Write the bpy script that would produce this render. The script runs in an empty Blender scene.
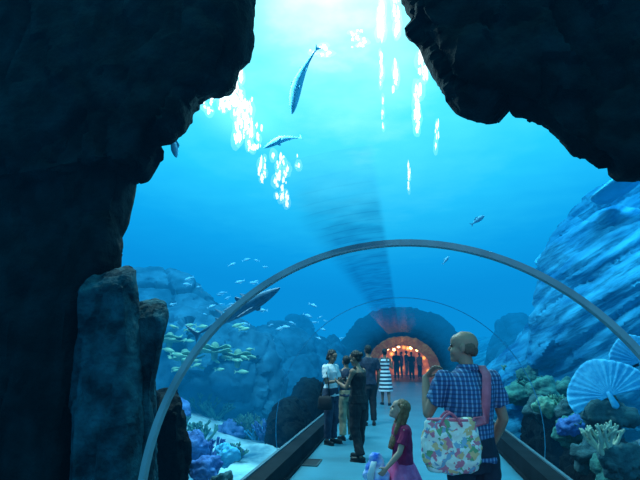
import bpy,bmesh,math,random
from mathutils import Vector as V, Matrix, noise, Euler
random.seed(7)
SC=bpy.context.scene; COL=SC.collection
PI=math.pi; R=math.radians
SC.view_settings.view_transform='Standard'
# ---------------------------------------------------------------- camera
F=500.0
TH=math.atan(110/F); PS=math.atan(82/F*math.cos(TH))
CL=V((0,0,1.6))
cd=bpy.data.cameras.new('camera'); cam=bpy.data.objects.new('camera',cd); COL.objects.link(cam)
cam.location=CL; cam.rotation_euler=(PI/2+TH,0,PS); cd.lens=F/640*36; cd.sensor_width=36; cd.clip_end=300
SC.camera=cam
RM=Euler((PI/2+TH,0,PS)).to_matrix()
def ray(px,py): return RM@V(((px-320)/F,-(py-240)/F,-1))
def at(px,py,Y):
    d=ray(px,py); return CL+d*(Y/d.y)
def onz(px,py,z):
    d=ray(px,py); return CL+d*((z-CL.z)/d.z)
# ---------------------------------------------------------------- tags
def tag(o,label=None,cat=None,group=None,kind=None):
    if label: o['label']=label
    if cat: o['category']=cat
    if group: o['group']=group
    if kind: o['kind']=kind
    return o
def empty(name,loc=(0,0,0),rz=0):
    o=bpy.data.objects.new(name,None); COL.objects.link(o); o.location=loc; o.rotation_euler=(0,0,rz); o.empty_display_size=.1
    return o
# ---------------------------------------------------------------- materials
MC={}
def nt(name):
    m=bpy.data.materials.new(name); m.use_nodes=True; n=m.node_tree; n.nodes.clear()
    out=n.nodes.new('ShaderNodeOutputMaterial'); return m,n,out
def ramp(n,stops,interp='LINEAR'):
    r=n.nodes.new('ShaderNodeValToRGB'); r.color_ramp.interpolation=interp
    e=r.color_ramp.elements
    while len(e)<len(stops): e.new(.5)
    for i,(p,c) in enumerate(stops): e[i].position=p; e[i].color=(*c,1)
    return r
def mrange(n,s,a,b_,c_,d_):
    q=n.nodes.new('ShaderNodeMapRange'); q.interpolation_type='SMOOTHSTEP'; q.inputs[1].default_value=a; q.inputs[2].default_value=b_; q.inputs[3].default_value=c_; q.inputs[4].default_value=d_; n.links.new(s,q.inputs[0]); return q.outputs[0]
def mul(n,a,b_):
    q=n.nodes.new('ShaderNodeMath'); q.operation='MULTIPLY'; n.links.new(a,q.inputs[0])
    if isinstance(b_,(int,float)): q.inputs[1].default_value=b_
    else: n.links.new(b_,q.inputs[1])
    return q.outputs[0]
def mat(name,c1,c2=None,rough=.8,scale=8,bump=0,spec=.3,emit=0,ecol=None,bscale=None,detail=4,lo=.35,hi=.65,strata=None):
    if name in MC: return MC[name]
    m,n,out=nt(name); b=n.nodes.new('ShaderNodeBsdfPrincipled'); n.links.new(b.outputs[0],out.inputs[0])
    b.inputs['Roughness'].default_value=rough; b.inputs['Specular IOR Level'].default_value=spec
    tc=n.nodes.new('ShaderNodeTexCoord'); src=tc.outputs['Object']
    if strata:
        mp_=n.nodes.new('ShaderNodeMapping'); mp_.vector_type='TEXTURE'; mp_.inputs['Rotation'].default_value=(0,strata[0],0); mp_.inputs['Scale'].default_value=(1,1,strata[1]); n.links.new(src,mp_.inputs[0]); src=mp_.outputs[0]
    nz=n.nodes.new('ShaderNodeTexNoise'); nz.inputs['Scale'].default_value=scale; nz.inputs['Detail'].default_value=detail
    n.links.new(src,nz.inputs['Vector'])
    c2=c2 or tuple(x*.8 for x in c1)
    r=ramp(n,[(lo,c1),(hi,c2)]); n.links.new(nz.outputs['Fac'],r.inputs[0]); n.links.new(r.outputs[0],b.inputs['Base Color'])
    if bump:
        n2=n.nodes.new('ShaderNodeTexNoise'); n2.inputs['Scale'].default_value=bscale or scale*3; n2.inputs['Detail'].default_value=8
        n.links.new(src,n2.inputs['Vector'])
        bp=n.nodes.new('ShaderNodeBump'); bp.inputs['Strength'].default_value=bump; bp.inputs['Distance'].default_value=.05 if not strata else .12
        n.links.new(n2.outputs['Fac'],bp.inputs['Height']); n.links.new(bp.outputs[0],b.inputs['Normal'])
    if emit:
        b.inputs['Emission Color'].default_value=(*(ecol or c1),1); b.inputs['Emission Strength'].default_value=emit
    MC[name]=m; return m
def stripes(name,fx,fz,base,cx,cz,dutyx=.5,dutyz=.5,white=None):
    m,n,out=nt(name); b=n.nodes.new('ShaderNodeBsdfPrincipled'); n.links.new(b.outputs[0],out.inputs[0]); b.inputs['Roughness'].default_value=.85
    tc=n.nodes.new('ShaderNodeTexCoord'); sp=n.nodes.new('ShaderNodeSeparateXYZ'); n.links.new(tc.outputs['Object'],sp.inputs[0])
    def band(sock,f,duty):
        a=n.nodes.new('ShaderNodeMath'); a.operation='MULTIPLY'; a.inputs[1].default_value=f; n.links.new(sock,a.inputs[0])
        fr=n.nodes.new('ShaderNodeMath'); fr.operation='FRACT'; n.links.new(a.outputs[0],fr.inputs[0])
        l=n.nodes.new('ShaderNodeMath'); l.operation='LESS_THAN'; l.inputs[1].default_value=duty; n.links.new(fr.outputs[0],l.inputs[0]); return l.outputs[0]
    prev=n.nodes.new('ShaderNodeRGB'); prev.outputs[0].default_value=(*base,1); prev=prev.outputs[0]
    for s,f,c,d,fac in ((sp.outputs[0],fx,cx,dutyx,.55),(sp.outputs[2],fz,cz,dutyz,.55 if fx else 1)):
        if not f: continue
        mx=n.nodes.new('ShaderNodeMix'); mx.data_type='RGBA'
        n.links.new(mul(n,band(s,f,d),fac),mx.inputs[0]); n.links.new(prev,mx.inputs[6]); mx.inputs[7].default_value=(*c,1); prev=mx.outputs[2]
    n.links.new(prev,b.inputs['Base Color']); return m
def emis(name,col,st,glow=False):
    m,n,out=nt(name); e=n.nodes.new('ShaderNodeEmission'); e.inputs[0].default_value=(*col,1); e.inputs[1].default_value=st
    if glow:
        t=n.nodes.new('ShaderNodeBsdfTransparent'); x=n.nodes.new('ShaderNodeAddShader'); n.links.new(t.outputs[0],x.inputs[0]); n.links.new(e.outputs[0],x.inputs[1]); n.links.new(x.outputs[0],out.inputs[0])
    else: n.links.new(e.outputs[0],out.inputs[0])
    return m
# ---------------------------------------------------------------- shape collector
def frame(d):
    d=d.normalized(); up=V((0,0,1)) if abs(d.z)<.9 else V((0,1,0))
    u=d.cross(up).normalized(); w=u.cross(d).normalized(); return d,u,w
class Blob:
    def __init__(s,M=None): s.v=[]; s.f=[]; s.M=M or Matrix()
    def ringloft(s,rings):
        n=len(rings[0]); b=len(s.v)
        for r in rings: s.v+= [s.M@V(p) for p in r]
        for i in range(len(rings)-1):
            for j in range(n):
                k=(j+1)%n; s.f.append((b+i*n+j,b+i*n+k,b+(i+1)*n+k,b+(i+1)*n+j))
        s.f.append(tuple(b+j for j in reversed(range(n)))); s.f.append(tuple(b+(len(rings)-1)*n+j for j in range(n)))
    def loft(s,secs,seg=18,p=1.0):
        def sg(x): return math.copysign(abs(x)**p,x)
        s.ringloft([[V(c)+V(u)*sg(math.cos(2*PI*j/seg))+V(w)*sg(math.sin(2*PI*j/seg)) for j in range(seg)] for c,u,w in secs])
    def vert(s,secs,seg=20,p=1.0):
        s.loft([((q[3] if len(q)>3 else 0,q[4] if len(q)>4 else 0,q[0]),(q[1],0,0),(0,q[2],0)) for q in secs],seg,p)
    def cone(s,a,b,ra,rb,flat=False,seg=12,squash=1):
        a=V(a);b=V(b); d,u,w=frame(b-a); secs=[]
        if not flat:
            for t in (80,55,28): secs.append((a-d*ra*math.sin(R(t)),u*ra*math.cos(R(t)),w*ra*math.cos(R(t))*squash))
        secs.append((a,u*ra,w*ra*squash)); secs.append((b,u*rb,w*rb*squash))
        if not flat:
            for t in (28,55,80): secs.append((b+d*rb*math.sin(R(t)),u*rb*math.cos(R(t)),w*rb*math.cos(R(t))*squash))
        s.loft(secs,seg)
    def ell(s,c,r,rot=None,seg=16,rings=10):
        c=V(c); Q=rot or Matrix.Identity(3); rr=[]
        for i in range(1,rings):
            a=PI*i/rings; rr.append([c+Q@V((r[0]*math.sin(a)*math.cos(2*PI*j/seg),r[1]*math.sin(a)*math.sin(2*PI*j/seg),-r[2]*math.cos(a))) for j in range(seg)])
        s.ringloft(rr)
    def plate(s,pts,t,nrm):
        nrm=V(nrm).normalized()*t/2; s.ringloft([[V(p)-nrm for p in pts],[V(p)+nrm for p in pts]])
    def box(s,x0,x1,y0,y1,z0,z1):
        s.ringloft([[(x0,y0,z),(x1,y0,z),(x1,y1,z),(x0,y1,z)] for z in (z0,z1)])
    def ribbon(s,pts,nrms,w,t):
        rr=[]
        for i,p in enumerate(pts):
            p=V(p); d=(V(pts[min(i+1,len(pts)-1)])-V(pts[max(i-1,0)])).normalized(); nn=V(nrms[i]).normalized(); q=d.cross(nn).normalized()*w/2; nn=nn*t/2
            rr.append([p-q-nn,p+q-nn,p+q+nn,p-q+nn])
        s.ringloft(rr)
    def build(s,name,m,parent=None,voxel=0,smooth=0,disp=None,shade=True,loc=None,sharp=0):
        me=bpy.data.meshes.new(name); me.from_pydata([tuple(v) for v in s.v],[],s.f)
        bm=bmesh.new(); bm.from_mesh(me); bmesh.ops.recalc_face_normals(bm,faces=bm.faces); bm.to_mesh(me); bm.free()
        o=bpy.data.objects.new(name,me); COL.objects.link(o)
        if voxel:
            md=o.modifiers.new('r','REMESH'); md.mode='VOXEL'; md.voxel_size=voxel
            if smooth: s2=o.modifiers.new('s','SMOOTH'); s2.factor=.5; s2.iterations=smooth
            dg=bpy.context.evaluated_depsgraph_get(); me2=bpy.data.meshes.new_from_object(o.evaluated_get(dg)); o.modifiers.clear(); o.data=me2; bpy.data.meshes.remove(me); me2.name=name; me=me2
        if disp:
            ns=[v.normal.copy() for v in me.vertices]
            for v,nn in zip(me.vertices,ns): v.co=disp(v.co.copy(),nn)
            me.update()
        me.materials.clear(); me.materials.append(m)
        if shade: me.polygons.foreach_set('use_smooth',[True]*len(me.polygons))
        if sharp: me.set_sharp_from_angle(angle=R(sharp))
        if parent: o.parent=parent
        if loc: o.location=loc
        return o
def dup(root,loc,rot,sc=1,label=None,group=None):
    r=root.copy(); COL.objects.link(r); r.location=loc; r.rotation_euler=rot; r.scale=(sc,)*3
    if label: r['label']=label
    if group: r['group']=group
    for ch in root.children:
        c=ch.copy(); COL.objects.link(c); c.parent=r
    return r
# ---------------------------------------------------------------- world, water
w=bpy.data.worlds.new('world'); SC.world=w; w.use_nodes=True; bg=w.node_tree.nodes['Background']
bg.inputs[0].default_value=(.003,.34,.86,1); bg.inputs[1].default_value=1.0
HS=9.0
SIG=.042; FOG=(.002,.27,.70)
# haze added as glowing emission: in the tank, thinned inside the tunnel and nearby
m,n,out=nt('tank_water')
g=n.nodes.new('ShaderNodeNewGeometry'); sx=n.nodes.new('ShaderNodeSeparateXYZ'); n.links.new(g.outputs['Position'],sx.inputs[0])
cx=n.nodes.new('ShaderNodeCombineXYZ'); n.links.new(sx.outputs[0],cx.inputs[0])
zz=n.nodes.new('ShaderNodeMath'); zz.operation='SUBTRACT'; zz.inputs[1].default_value=.4; n.links.new(sx.outputs[2],zz.inputs[0]); n.links.new(zz.outputs[0],cx.inputs[2])
ln=n.nodes.new('ShaderNodeVectorMath'); ln.operation='LENGTH'; n.links.new(cx.outputs[0],ln.inputs[0])
dens=mul(n,mul(n,mrange(n,ln.outputs[1],1.8,2.6,.12,1),mrange(n,sx.outputs[1],4.2,8,.08,1)),SIG)
ab=n.nodes.new('ShaderNodeVolumeAbsorption'); ab.inputs[0].default_value=(0,0,0,1); n.links.new(dens,ab.inputs[1])
em=n.nodes.new('ShaderNodeEmission'); em.inputs[0].default_value=(*FOG,1); n.links.new(dens,em.inputs[1])
ad=n.nodes.new('ShaderNodeAddShader'); n.links.new(ab.outputs[0],ad.inputs[0]); n.links.new(em.outputs[0],ad.inputs[1]); n.links.new(ad.outputs[0],out.inputs['Volume'])
b=Blob(); b.box(-40,40,-12,75,-3,HS+.3); tag(b.build('tank_water',m,shade=False),'clear blue water filling the aquarium tank','water',kind='structure')
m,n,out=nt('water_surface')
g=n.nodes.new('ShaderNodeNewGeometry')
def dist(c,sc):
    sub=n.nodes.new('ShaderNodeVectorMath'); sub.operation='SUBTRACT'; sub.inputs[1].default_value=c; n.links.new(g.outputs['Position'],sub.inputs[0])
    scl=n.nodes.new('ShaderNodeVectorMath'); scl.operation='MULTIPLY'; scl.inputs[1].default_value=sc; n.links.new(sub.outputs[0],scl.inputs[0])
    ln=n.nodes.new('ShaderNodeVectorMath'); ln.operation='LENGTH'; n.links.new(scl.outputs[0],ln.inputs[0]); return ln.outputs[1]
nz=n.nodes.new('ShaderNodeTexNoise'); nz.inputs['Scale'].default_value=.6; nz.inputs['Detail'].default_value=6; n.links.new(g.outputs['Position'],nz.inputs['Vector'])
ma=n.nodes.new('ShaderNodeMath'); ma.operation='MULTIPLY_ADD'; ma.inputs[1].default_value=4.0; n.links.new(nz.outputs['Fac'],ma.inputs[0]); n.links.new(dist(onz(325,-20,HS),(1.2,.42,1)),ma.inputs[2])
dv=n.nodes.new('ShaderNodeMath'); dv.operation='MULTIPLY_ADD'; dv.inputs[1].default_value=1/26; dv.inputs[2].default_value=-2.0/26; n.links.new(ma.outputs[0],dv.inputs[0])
rp=ramp(n,[(0,(1.1,1.8,1.7)),(.06,(.42,1.5,1.6)),(.16,(.13,1.2,1.5)),(.34,(.035,.92,1.38)),(.6,(.008,.60,1.2)),(1,(.003,.38,.95))]); n.links.new(dv.outputs[0],rp.inputs[0])  # skylit brightness painted as an emission gradient across the surface
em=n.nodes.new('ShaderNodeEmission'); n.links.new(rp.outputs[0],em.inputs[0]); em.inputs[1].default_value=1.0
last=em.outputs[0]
for c,sc,st in ((onz(240,112,HS),(.50,.28,1),.45),(onz(398,50,HS),(.8,.36,1),.30),(onz(330,0,HS),(.42,.34,1),.9)):  # extra glow painted into the emission around glints and top centre
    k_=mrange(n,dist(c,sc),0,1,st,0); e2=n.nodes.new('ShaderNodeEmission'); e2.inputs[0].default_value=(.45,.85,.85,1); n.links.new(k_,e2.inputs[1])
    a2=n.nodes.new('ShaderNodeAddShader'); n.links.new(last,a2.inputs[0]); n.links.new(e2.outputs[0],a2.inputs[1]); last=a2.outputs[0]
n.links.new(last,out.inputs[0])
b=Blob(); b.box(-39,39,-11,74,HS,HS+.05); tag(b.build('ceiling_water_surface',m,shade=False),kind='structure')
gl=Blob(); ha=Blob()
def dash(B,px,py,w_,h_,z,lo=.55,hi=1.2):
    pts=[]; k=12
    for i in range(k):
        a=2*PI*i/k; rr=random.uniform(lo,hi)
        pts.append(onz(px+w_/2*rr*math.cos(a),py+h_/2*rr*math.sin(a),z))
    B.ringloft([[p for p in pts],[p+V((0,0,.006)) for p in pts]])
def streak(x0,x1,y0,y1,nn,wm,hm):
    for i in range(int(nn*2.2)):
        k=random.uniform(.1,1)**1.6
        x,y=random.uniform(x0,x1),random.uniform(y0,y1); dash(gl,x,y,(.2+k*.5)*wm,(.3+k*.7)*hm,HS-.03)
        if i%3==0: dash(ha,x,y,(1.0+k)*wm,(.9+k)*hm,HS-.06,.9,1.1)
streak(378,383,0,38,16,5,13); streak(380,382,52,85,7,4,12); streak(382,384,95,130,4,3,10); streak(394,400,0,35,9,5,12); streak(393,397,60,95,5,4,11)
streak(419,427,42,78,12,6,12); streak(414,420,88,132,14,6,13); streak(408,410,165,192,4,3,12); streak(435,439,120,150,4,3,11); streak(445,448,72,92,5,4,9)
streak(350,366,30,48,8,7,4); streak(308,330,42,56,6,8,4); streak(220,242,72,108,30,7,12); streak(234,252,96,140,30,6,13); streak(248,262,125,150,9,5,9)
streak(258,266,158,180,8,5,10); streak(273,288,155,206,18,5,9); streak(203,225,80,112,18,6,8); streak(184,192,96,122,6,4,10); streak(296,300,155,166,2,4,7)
go=tag(gl.build('water_glints',emis('glint',(1,1.1,1.1),2.0),shade=False),'white glowing patches painted as glints on the water surface','glints',kind='stuff')  # glowing patches stand in for light reflected on ripples
ha.build('halo',emis('glint_halo',(.5,.7,.7),.16,True),go,shade=False)  # soft shine around the glints, painted as additive emission
# ---------------------------------------------------------------- lights
def area(loc,tgt,size,e,col):
    l=bpy.data.lights.new('lamp','AREA'); l.size=size; l.energy=e; l.color=col; o=bpy.data.objects.new('lamp',l); COL.objects.link(o); o.location=loc
    o.rotation_euler=(V(tgt)-V(loc)).to_track_quat('-Z','Y').to_euler(); return o
area((.5,-.4,2.1),(.3,6,.9),.8,20,(1,.94,.95))  # unseen neutral fill lamp added behind the viewer for the people
area((-3.2,8,7.5),(-2.6,8.2,0),1.5,900,(.55,.95,1)); area((4.5,8.5,8.6),(5.5,12,1),3,1100,(.20,.80,1)); area((-6,12,8.6),(-5,14,0),3,600,(.25,.8,1))  # unseen lamps added below the surface to brighten sand, slope and reef
area((-1.6,6.2,4.6),(-2.7,4.9,.9),.6,30,(.25,.85,1))  # unseen teal lamp added to graze the left rock columns
# ---------------------------------------------------------------- rock tools
def crag(amp,fr,st=(1,1,1),seed=0,fine=1.0):
    sd=V((seed*3.1,seed*1.7,seed))
    def f(c,nn):
        q=V((c.x*st[0],c.y*st[1],c.z*st[2]))+V((.15*noise.noise(c*2+sd),.15*noise.noise(c*2-sd),0))
        d,p=noise.voronoi(q*fr+sd); d2,p2=noise.voronoi(q*fr*2.7+sd); d3,p3=noise.voronoi(q*fr*6.1+sd)
        a=amp*(1.9*noise.noise(p[0]*7.31)+.9*noise.noise(p2[0]*5.17)*fine+.35*noise.noise(p3[0]*3.9)*fine)
        a-=amp*.5*max(0,1-(d[1]-d[0])*7)
        a+=amp*.6*noise.fractal(c*1.1+sd,1,2,4)
        return c+nn*a
    return f
def layered(amp,fr,s_,k,seed=0):
    sd=V((seed*3.1,seed*1.7,seed)); s_=s_.normalized()
    def f(c,nn):
        a=0
        for kk,w_ in ((k,1),(k*2.6,.5)):
            t=c.dot(s_)*kk+noise.noise(c*.6+sd)*.8+.2*noise.noise(c*2+sd); i=math.floor(t); fr_=t-i
            h=noise.noise(V((i*3.7,seed,i*1.3)))*1.8
            a+=w_*(h+1.1*(1-fr_)-.9*max(0,.22-fr_)*5)
        d,p=noise.voronoi((c-s_*c.dot(s_)*.5)*fr+sd)
        a=amp*(a+.7*noise.noise(p[0]*7.3)+1.1*noise.fractal(c*.6+sd,1,2,5))
        return c+nn*a
    return f
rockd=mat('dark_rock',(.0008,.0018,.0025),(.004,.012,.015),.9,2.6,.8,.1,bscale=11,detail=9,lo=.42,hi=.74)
rockm=mat('block_rock',(.002,.016,.024),(.013,.080,.105),.9,4,.9,.1,bscale=14,detail=9,lo=.38,hi=.72)
rockb=mat('reef_rock',(.005,.08,.15),(.02,.17,.29),.95,1.6,.4,.1,bscale=6,detail=6)  # blue of the distance haze tinted into the rock colour
rockf=mat('portal_rock',(.002,.02,.045),(.008,.05,.09),.95,1.6,.4,.1,bscale=6,detail=6)
rockr=mat('slope_rock',(.004,.10,.25),(.03,.32,.55),.95,1.3,.5,.05,bscale=3.0,detail=7,strata=(R(-32),.22))  # water haze painted into the bluish rock colour
def prism_rock(px,Y0,Y1,grow,mid,label,voxel=.045,amp=.09,fr=1.2,seed=0,name='rock_outcrop',mt=None,st=(1,1,.55)):
    b=Blob(); n_=8
    P=[at(x,y,Y0) for x,y in px]; c=sum(P,V())/len(P); cc=at(*mid,Y0)
    rr=[]
    for i in range(n_+1):
        t=i/n_; Y=Y0+(Y1-Y0)*t; f=.18*(1-t*4) if t<.25 else 0
        g=grow*max(0,t-.2)
        ring=[]
        for p in P:
            o=(c-p); o.y=0; away=V((p.x-cc.x,0,p.z-cc.z)).normalized()
            q=p+o.normalized()*f+away*g; q.y=Y; q.z=min(q.z,8.6); ring.append(q)
        rr.append(ring)
    b.ringloft(rr)
    o=b.build(name,mt or rockd,voxel=voxel,smooth=2,disp=crag(amp,fr,st,seed),sharp=38); return tag(o,label,'rock')
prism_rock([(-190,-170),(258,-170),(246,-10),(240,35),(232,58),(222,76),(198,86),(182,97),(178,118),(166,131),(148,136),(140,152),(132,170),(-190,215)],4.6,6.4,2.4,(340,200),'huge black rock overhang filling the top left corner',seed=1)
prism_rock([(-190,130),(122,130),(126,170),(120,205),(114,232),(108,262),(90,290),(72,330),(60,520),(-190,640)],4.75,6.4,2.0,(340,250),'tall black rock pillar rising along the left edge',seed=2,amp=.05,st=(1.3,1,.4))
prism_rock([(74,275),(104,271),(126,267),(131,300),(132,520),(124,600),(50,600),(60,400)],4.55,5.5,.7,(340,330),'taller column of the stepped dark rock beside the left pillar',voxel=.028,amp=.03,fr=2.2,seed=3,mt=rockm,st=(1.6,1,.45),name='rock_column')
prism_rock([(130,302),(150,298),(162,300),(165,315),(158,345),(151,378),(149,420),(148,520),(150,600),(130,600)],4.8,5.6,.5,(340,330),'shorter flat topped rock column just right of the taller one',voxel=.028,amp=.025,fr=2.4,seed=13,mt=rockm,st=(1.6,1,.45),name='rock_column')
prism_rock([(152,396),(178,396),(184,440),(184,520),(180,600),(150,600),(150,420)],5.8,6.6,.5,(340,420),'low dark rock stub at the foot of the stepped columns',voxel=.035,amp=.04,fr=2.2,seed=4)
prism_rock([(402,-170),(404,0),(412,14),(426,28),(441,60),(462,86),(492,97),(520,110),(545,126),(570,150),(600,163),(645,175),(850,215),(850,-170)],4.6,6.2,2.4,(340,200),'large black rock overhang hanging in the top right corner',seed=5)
# ---------------------------------------------------------------- tank bed and reef
def hbed(x,y):
    a=abs(x)
    z=-.45+.12*noise.noise(V((x*.5,y*.5,3)))
    if x<0: z+=max(0,a-3.6)*.30
    else: z+=max(0,a-2.6)*.38
    z+=max(0,y-13)*.05*min(1,max(0,a-2)/2)
    return min(z,2.6)+.15*noise.fractal(V((x,y,0))*.6,1,2,4)*min(1,max(0,a-1.8))
me=bpy.data.meshes.new('tank_bed'); vs=[];fs=[]
NX,NY=150,130
for j in range(NY):
    for i in range(NX):
        x=-22+44*i/(NX-1); y=1+45*(j/(NY-1))**1.3
        z=hbed(x,y)
        if abs(x)<1.75: z=-.7
        vs.append((x,y,z))
for j in range(NY-1):
    for i in range(NX-1):
        a=j*NX+i; fs.append((a,a+1,a+NX+1,a+NX))
me.from_pydata(vs,[],fs); me.polygons.foreach_set('use_smooth',[True]*len(fs))
o=bpy.data.objects.new('tank_bed',me); COL.objects.link(o); tag(o,kind='structure')
me.materials.append(mat('sand',(.30,.60,.68),(.02,.12,.20),.95,.9,.5,.1,bscale=12,lo=.42,hi=.60))
def reef(name,els,mt,label,voxel=.07,disp=None,cat='rock',sharp=40):
    b=Blob()
    for c,r,*q in els: b.ell(c,r,Euler(q[0]).to_matrix() if q else None)
    return tag(b.build(name,mt,voxel=voxel,smooth=2,disp=disp,sharp=sharp),label,cat)
SL_=V((-.52,.15,.84))
reef('rock_slope',[((at(660,300,10.8).x,11,1.9),(2.4,2.0,2.5),(0,R(-32),0)),((at(600,300,12).x,12.2,1.1),(3.0,2.0,1.7),(0,R(-36),0)),((at(555,320,13.5).x,14,.7),(2.6,2.0,1.3),(0,R(-32),0)),((at(710,300,13).x,13.5,2.4),(3.6,2.5,3.6))],rockr,
     'pale blue diagonally layered rock slope climbing to the right edge',voxel=.055,disp=layered(.15,1.0,SL_,1.5,6),sharp=45)
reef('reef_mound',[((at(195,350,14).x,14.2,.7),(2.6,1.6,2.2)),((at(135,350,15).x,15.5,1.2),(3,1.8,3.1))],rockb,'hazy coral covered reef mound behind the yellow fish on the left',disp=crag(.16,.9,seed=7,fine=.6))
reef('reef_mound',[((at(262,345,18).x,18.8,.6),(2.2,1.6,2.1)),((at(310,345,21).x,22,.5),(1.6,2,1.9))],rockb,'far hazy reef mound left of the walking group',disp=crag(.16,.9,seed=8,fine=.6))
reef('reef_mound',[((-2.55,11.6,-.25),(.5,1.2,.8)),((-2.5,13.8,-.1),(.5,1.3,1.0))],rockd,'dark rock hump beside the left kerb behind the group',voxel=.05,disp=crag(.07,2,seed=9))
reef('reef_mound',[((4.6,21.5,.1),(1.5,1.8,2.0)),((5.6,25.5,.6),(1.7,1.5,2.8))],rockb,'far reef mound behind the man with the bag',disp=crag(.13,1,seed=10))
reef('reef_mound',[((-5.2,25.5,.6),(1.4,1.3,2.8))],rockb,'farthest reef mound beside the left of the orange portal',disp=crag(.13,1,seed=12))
reef('rock_bench',[((2.75,7.6,-.25),(.55,1.4,.75)),((2.9,10,-.1),(.75,1.5,1.0)),((2.95,5.9,-.3),(.6,.8,.85)),((3.7,6.6,0),(.8,.9,1.25)),((3.2,12.4,0),(.9,1.2,1.2))],rockd,'coral crusted dark rock bench along the right kerb',voxel=.04,disp=crag(.07,2,seed=11))
# ---------------------------------------------------------------- corals
def boulder(loc,r,mt,label,seed,group=None):
    b=Blob(); b.ell((0,0,r*.4),(r,r*.9,r*.75),seg=52,rings=36)
    sd=V((seed,seed*2,0))
    def f(c,nn):
        d,p=noise.voronoi(c/r*2.6+sd); d2,p2=noise.voronoi(c/r*7+sd)
        return c+nn*r*(.45*noise.noise(c/r*1.2+sd)+.30*(.5-d[0])+.14*(.4-d2[0]))
    o=b.build('boulder_coral',mt,disp=f); o.location=loc; return tag(o,label,'coral',group)
def branch_coral(loc,h,mt,label,seed,group=None,th=1):
    rnd=random.Random(seed); b=Blob()
    def grow(p,d,l,r,k):
        q=p+d*l; b.cone(p,q,r,r*.75,seg=8)
        if k==0: return
        for _ in range(rnd.choice((2,3))):
            dd=(d+V((rnd.uniform(-.8,.8),rnd.uniform(-.6,.6),rnd.uniform(.0,.5)))).normalized(); grow(q,dd,l*rnd.uniform(.65,.9),r*.75,k-1)
    for i in range(5):
        a=i*2*PI/5; grow(V((0,0,-.03)),V((math.cos(a)*.6,math.sin(a)*.5,.8)).normalized(),h*.32,h*.07*th,3)
    o=b.build('branching_coral',mt); o.location=loc; return tag(o,label,'coral',group)
def plate_coral(loc,r,mt,label,seed,tilt=(0,0,0),layers=3,group=None):
    b=Blob()
    b.cone((0,0,-.12),(0,0,.1*layers*r*2),r*.16,r*.22)
    for k in range(layers):
        rr=r*(1-.2*k); z0=.13*k*r*1.6; rings=[]
        for (q,dz) in ((.08,-.02),(.4,.02),(.7,.07),(.92,.13),(1,.17),(.97,.195),(.8,.14),(.45,.06),(.08,.02)):
            ring=[]
            for j in range(48):
                a=2*PI*j/48; wv=1+.10*math.sin(3*a+seed+k)+.04*math.sin(8*a+k*2)
                ring.append((q*rr*wv*math.cos(a)+.1*k*r,q*rr*wv*math.sin(a),z0+dz*r*(1+.45*math.sin(4*a+seed))))
            rings.append(ring)
        b.ringloft(rings)
    o=b.build('plate_coral',mt); o.location=loc; o.rotation_euler=tilt; return tag(o,label,'coral',group)
def fan_coral(loc,r,mt,label,rot):
    b=Blob(); rings=[]
    for i in range(14):
        q=i/13
        front=[];back=[]
        for j in range(57):
            a=R(-8+196*j/56); rad=r*(.05+.95*q)*(1+.03*math.sin(5*a)*q); y=.030*r*math.sin(30*a)*q+.10*r*q*q
            front.append((rad*math.cos(a),y-.010,rad*math.sin(a))); back.append((rad*math.cos(a),y+.010,rad*math.sin(a)))
        rings.append(front+back[::-1])
    b.ringloft(rings); b.cone((0,.02,-.10),(0,0,.06*r),.10*r,.06*r)
    o=b.build('fan_coral',mt); o.location=loc; o.rotation_euler=rot; return tag(o,label,'coral')
c_blue=mat('pale_blue_coral',(.03,.34,.62),(.07,.50,.78),.85,7,.3,bscale=24)
c_grn=mat('olive_coral',(.015,.11,.12),(.05,.23,.20),.9,6,.5,bscale=30)
c_yel=mat('yellow_coral',(.08,.26,.20),(.16,.38,.28),.8,6,.3,bscale=30)
c_pale=mat('cream_coral',(.24,.36,.30),(.34,.46,.36),.8,6,.3,bscale=30)
c_pur=mat('blue_violet_coral',(.02,.09,.30),(.06,.20,.48),.85,6,.4,bscale=30)
c_brn=mat('brown_coral',(.012,.06,.08),(.04,.13,.15),.9,6,.5,bscale=30)
p=at(610,396,6.2); fan_coral((p.x,6.2,p.z),.42,c_blue,'big pale blue fan coral at the right edge',(R(-16),R(-22),R(-10)))
p=at(640,362,6.8); fan_coral((p.x,6.8,p.z),.34,c_blue,'upper pale fan coral cut by the right edge of the photo',(R(-12),R(-15),R(10)))
p=at(612,415,6.3); boulder((p.x,6.35,p.z-.12),.26,c_brn,'dark boulder coral carrying the big pale fan coral',19)
p=at(604,440,5.8); branch_coral((p.x,5.8,p.z-.15),.38,c_pale,'cream branching coral below the blue fan coral',3,th=1.2)
cl=[(548,428,7.4,.26,c_grn),(560,452,6.8,.22,c_brn),(522,408,9.0,.28,c_brn),(508,392,10.8,.32,c_grn),(575,410,7.8,.24,c_brn),(545,388,9.6,.3,c_grn),(622,460,5.9,.24,c_brn),(585,470,6.1,.22,c_grn),(536,405,8.4,.18,c_yel),(560,425,7.2,.16,c_pur),(530,375,11,.25,c_grn),(570,385,8.6,.2,c_grn)]
for i,(x,y,Y,r,mt) in enumerate(cl):
    p=at(x,y,Y); boulder((max(p.x,1.95+r),Y,p.z-r*.5),r,mt,'lumpy boulder coral growing on the right rock bench',20+i,'boulder corals on the right bench')
for i,(x,y,Y,h,mt) in enumerate([(548,405,8.4,.36,c_yel),(528,385,9.8,.4,c_grn),(572,425,7.2,.32,c_grn),(512,372,12,.45,c_yel),(535,372,11.5,.45,c_blue),(556,440,6.9,.25,c_pur),(590,455,6.2,.22,c_grn)]):
    p=at(x,y,Y); branch_coral((max(p.x,2.3),Y,p.z-.15),h,mt,'bushy branching coral on the right rock bench',40+i,'branching corals on the right bench')
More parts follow.
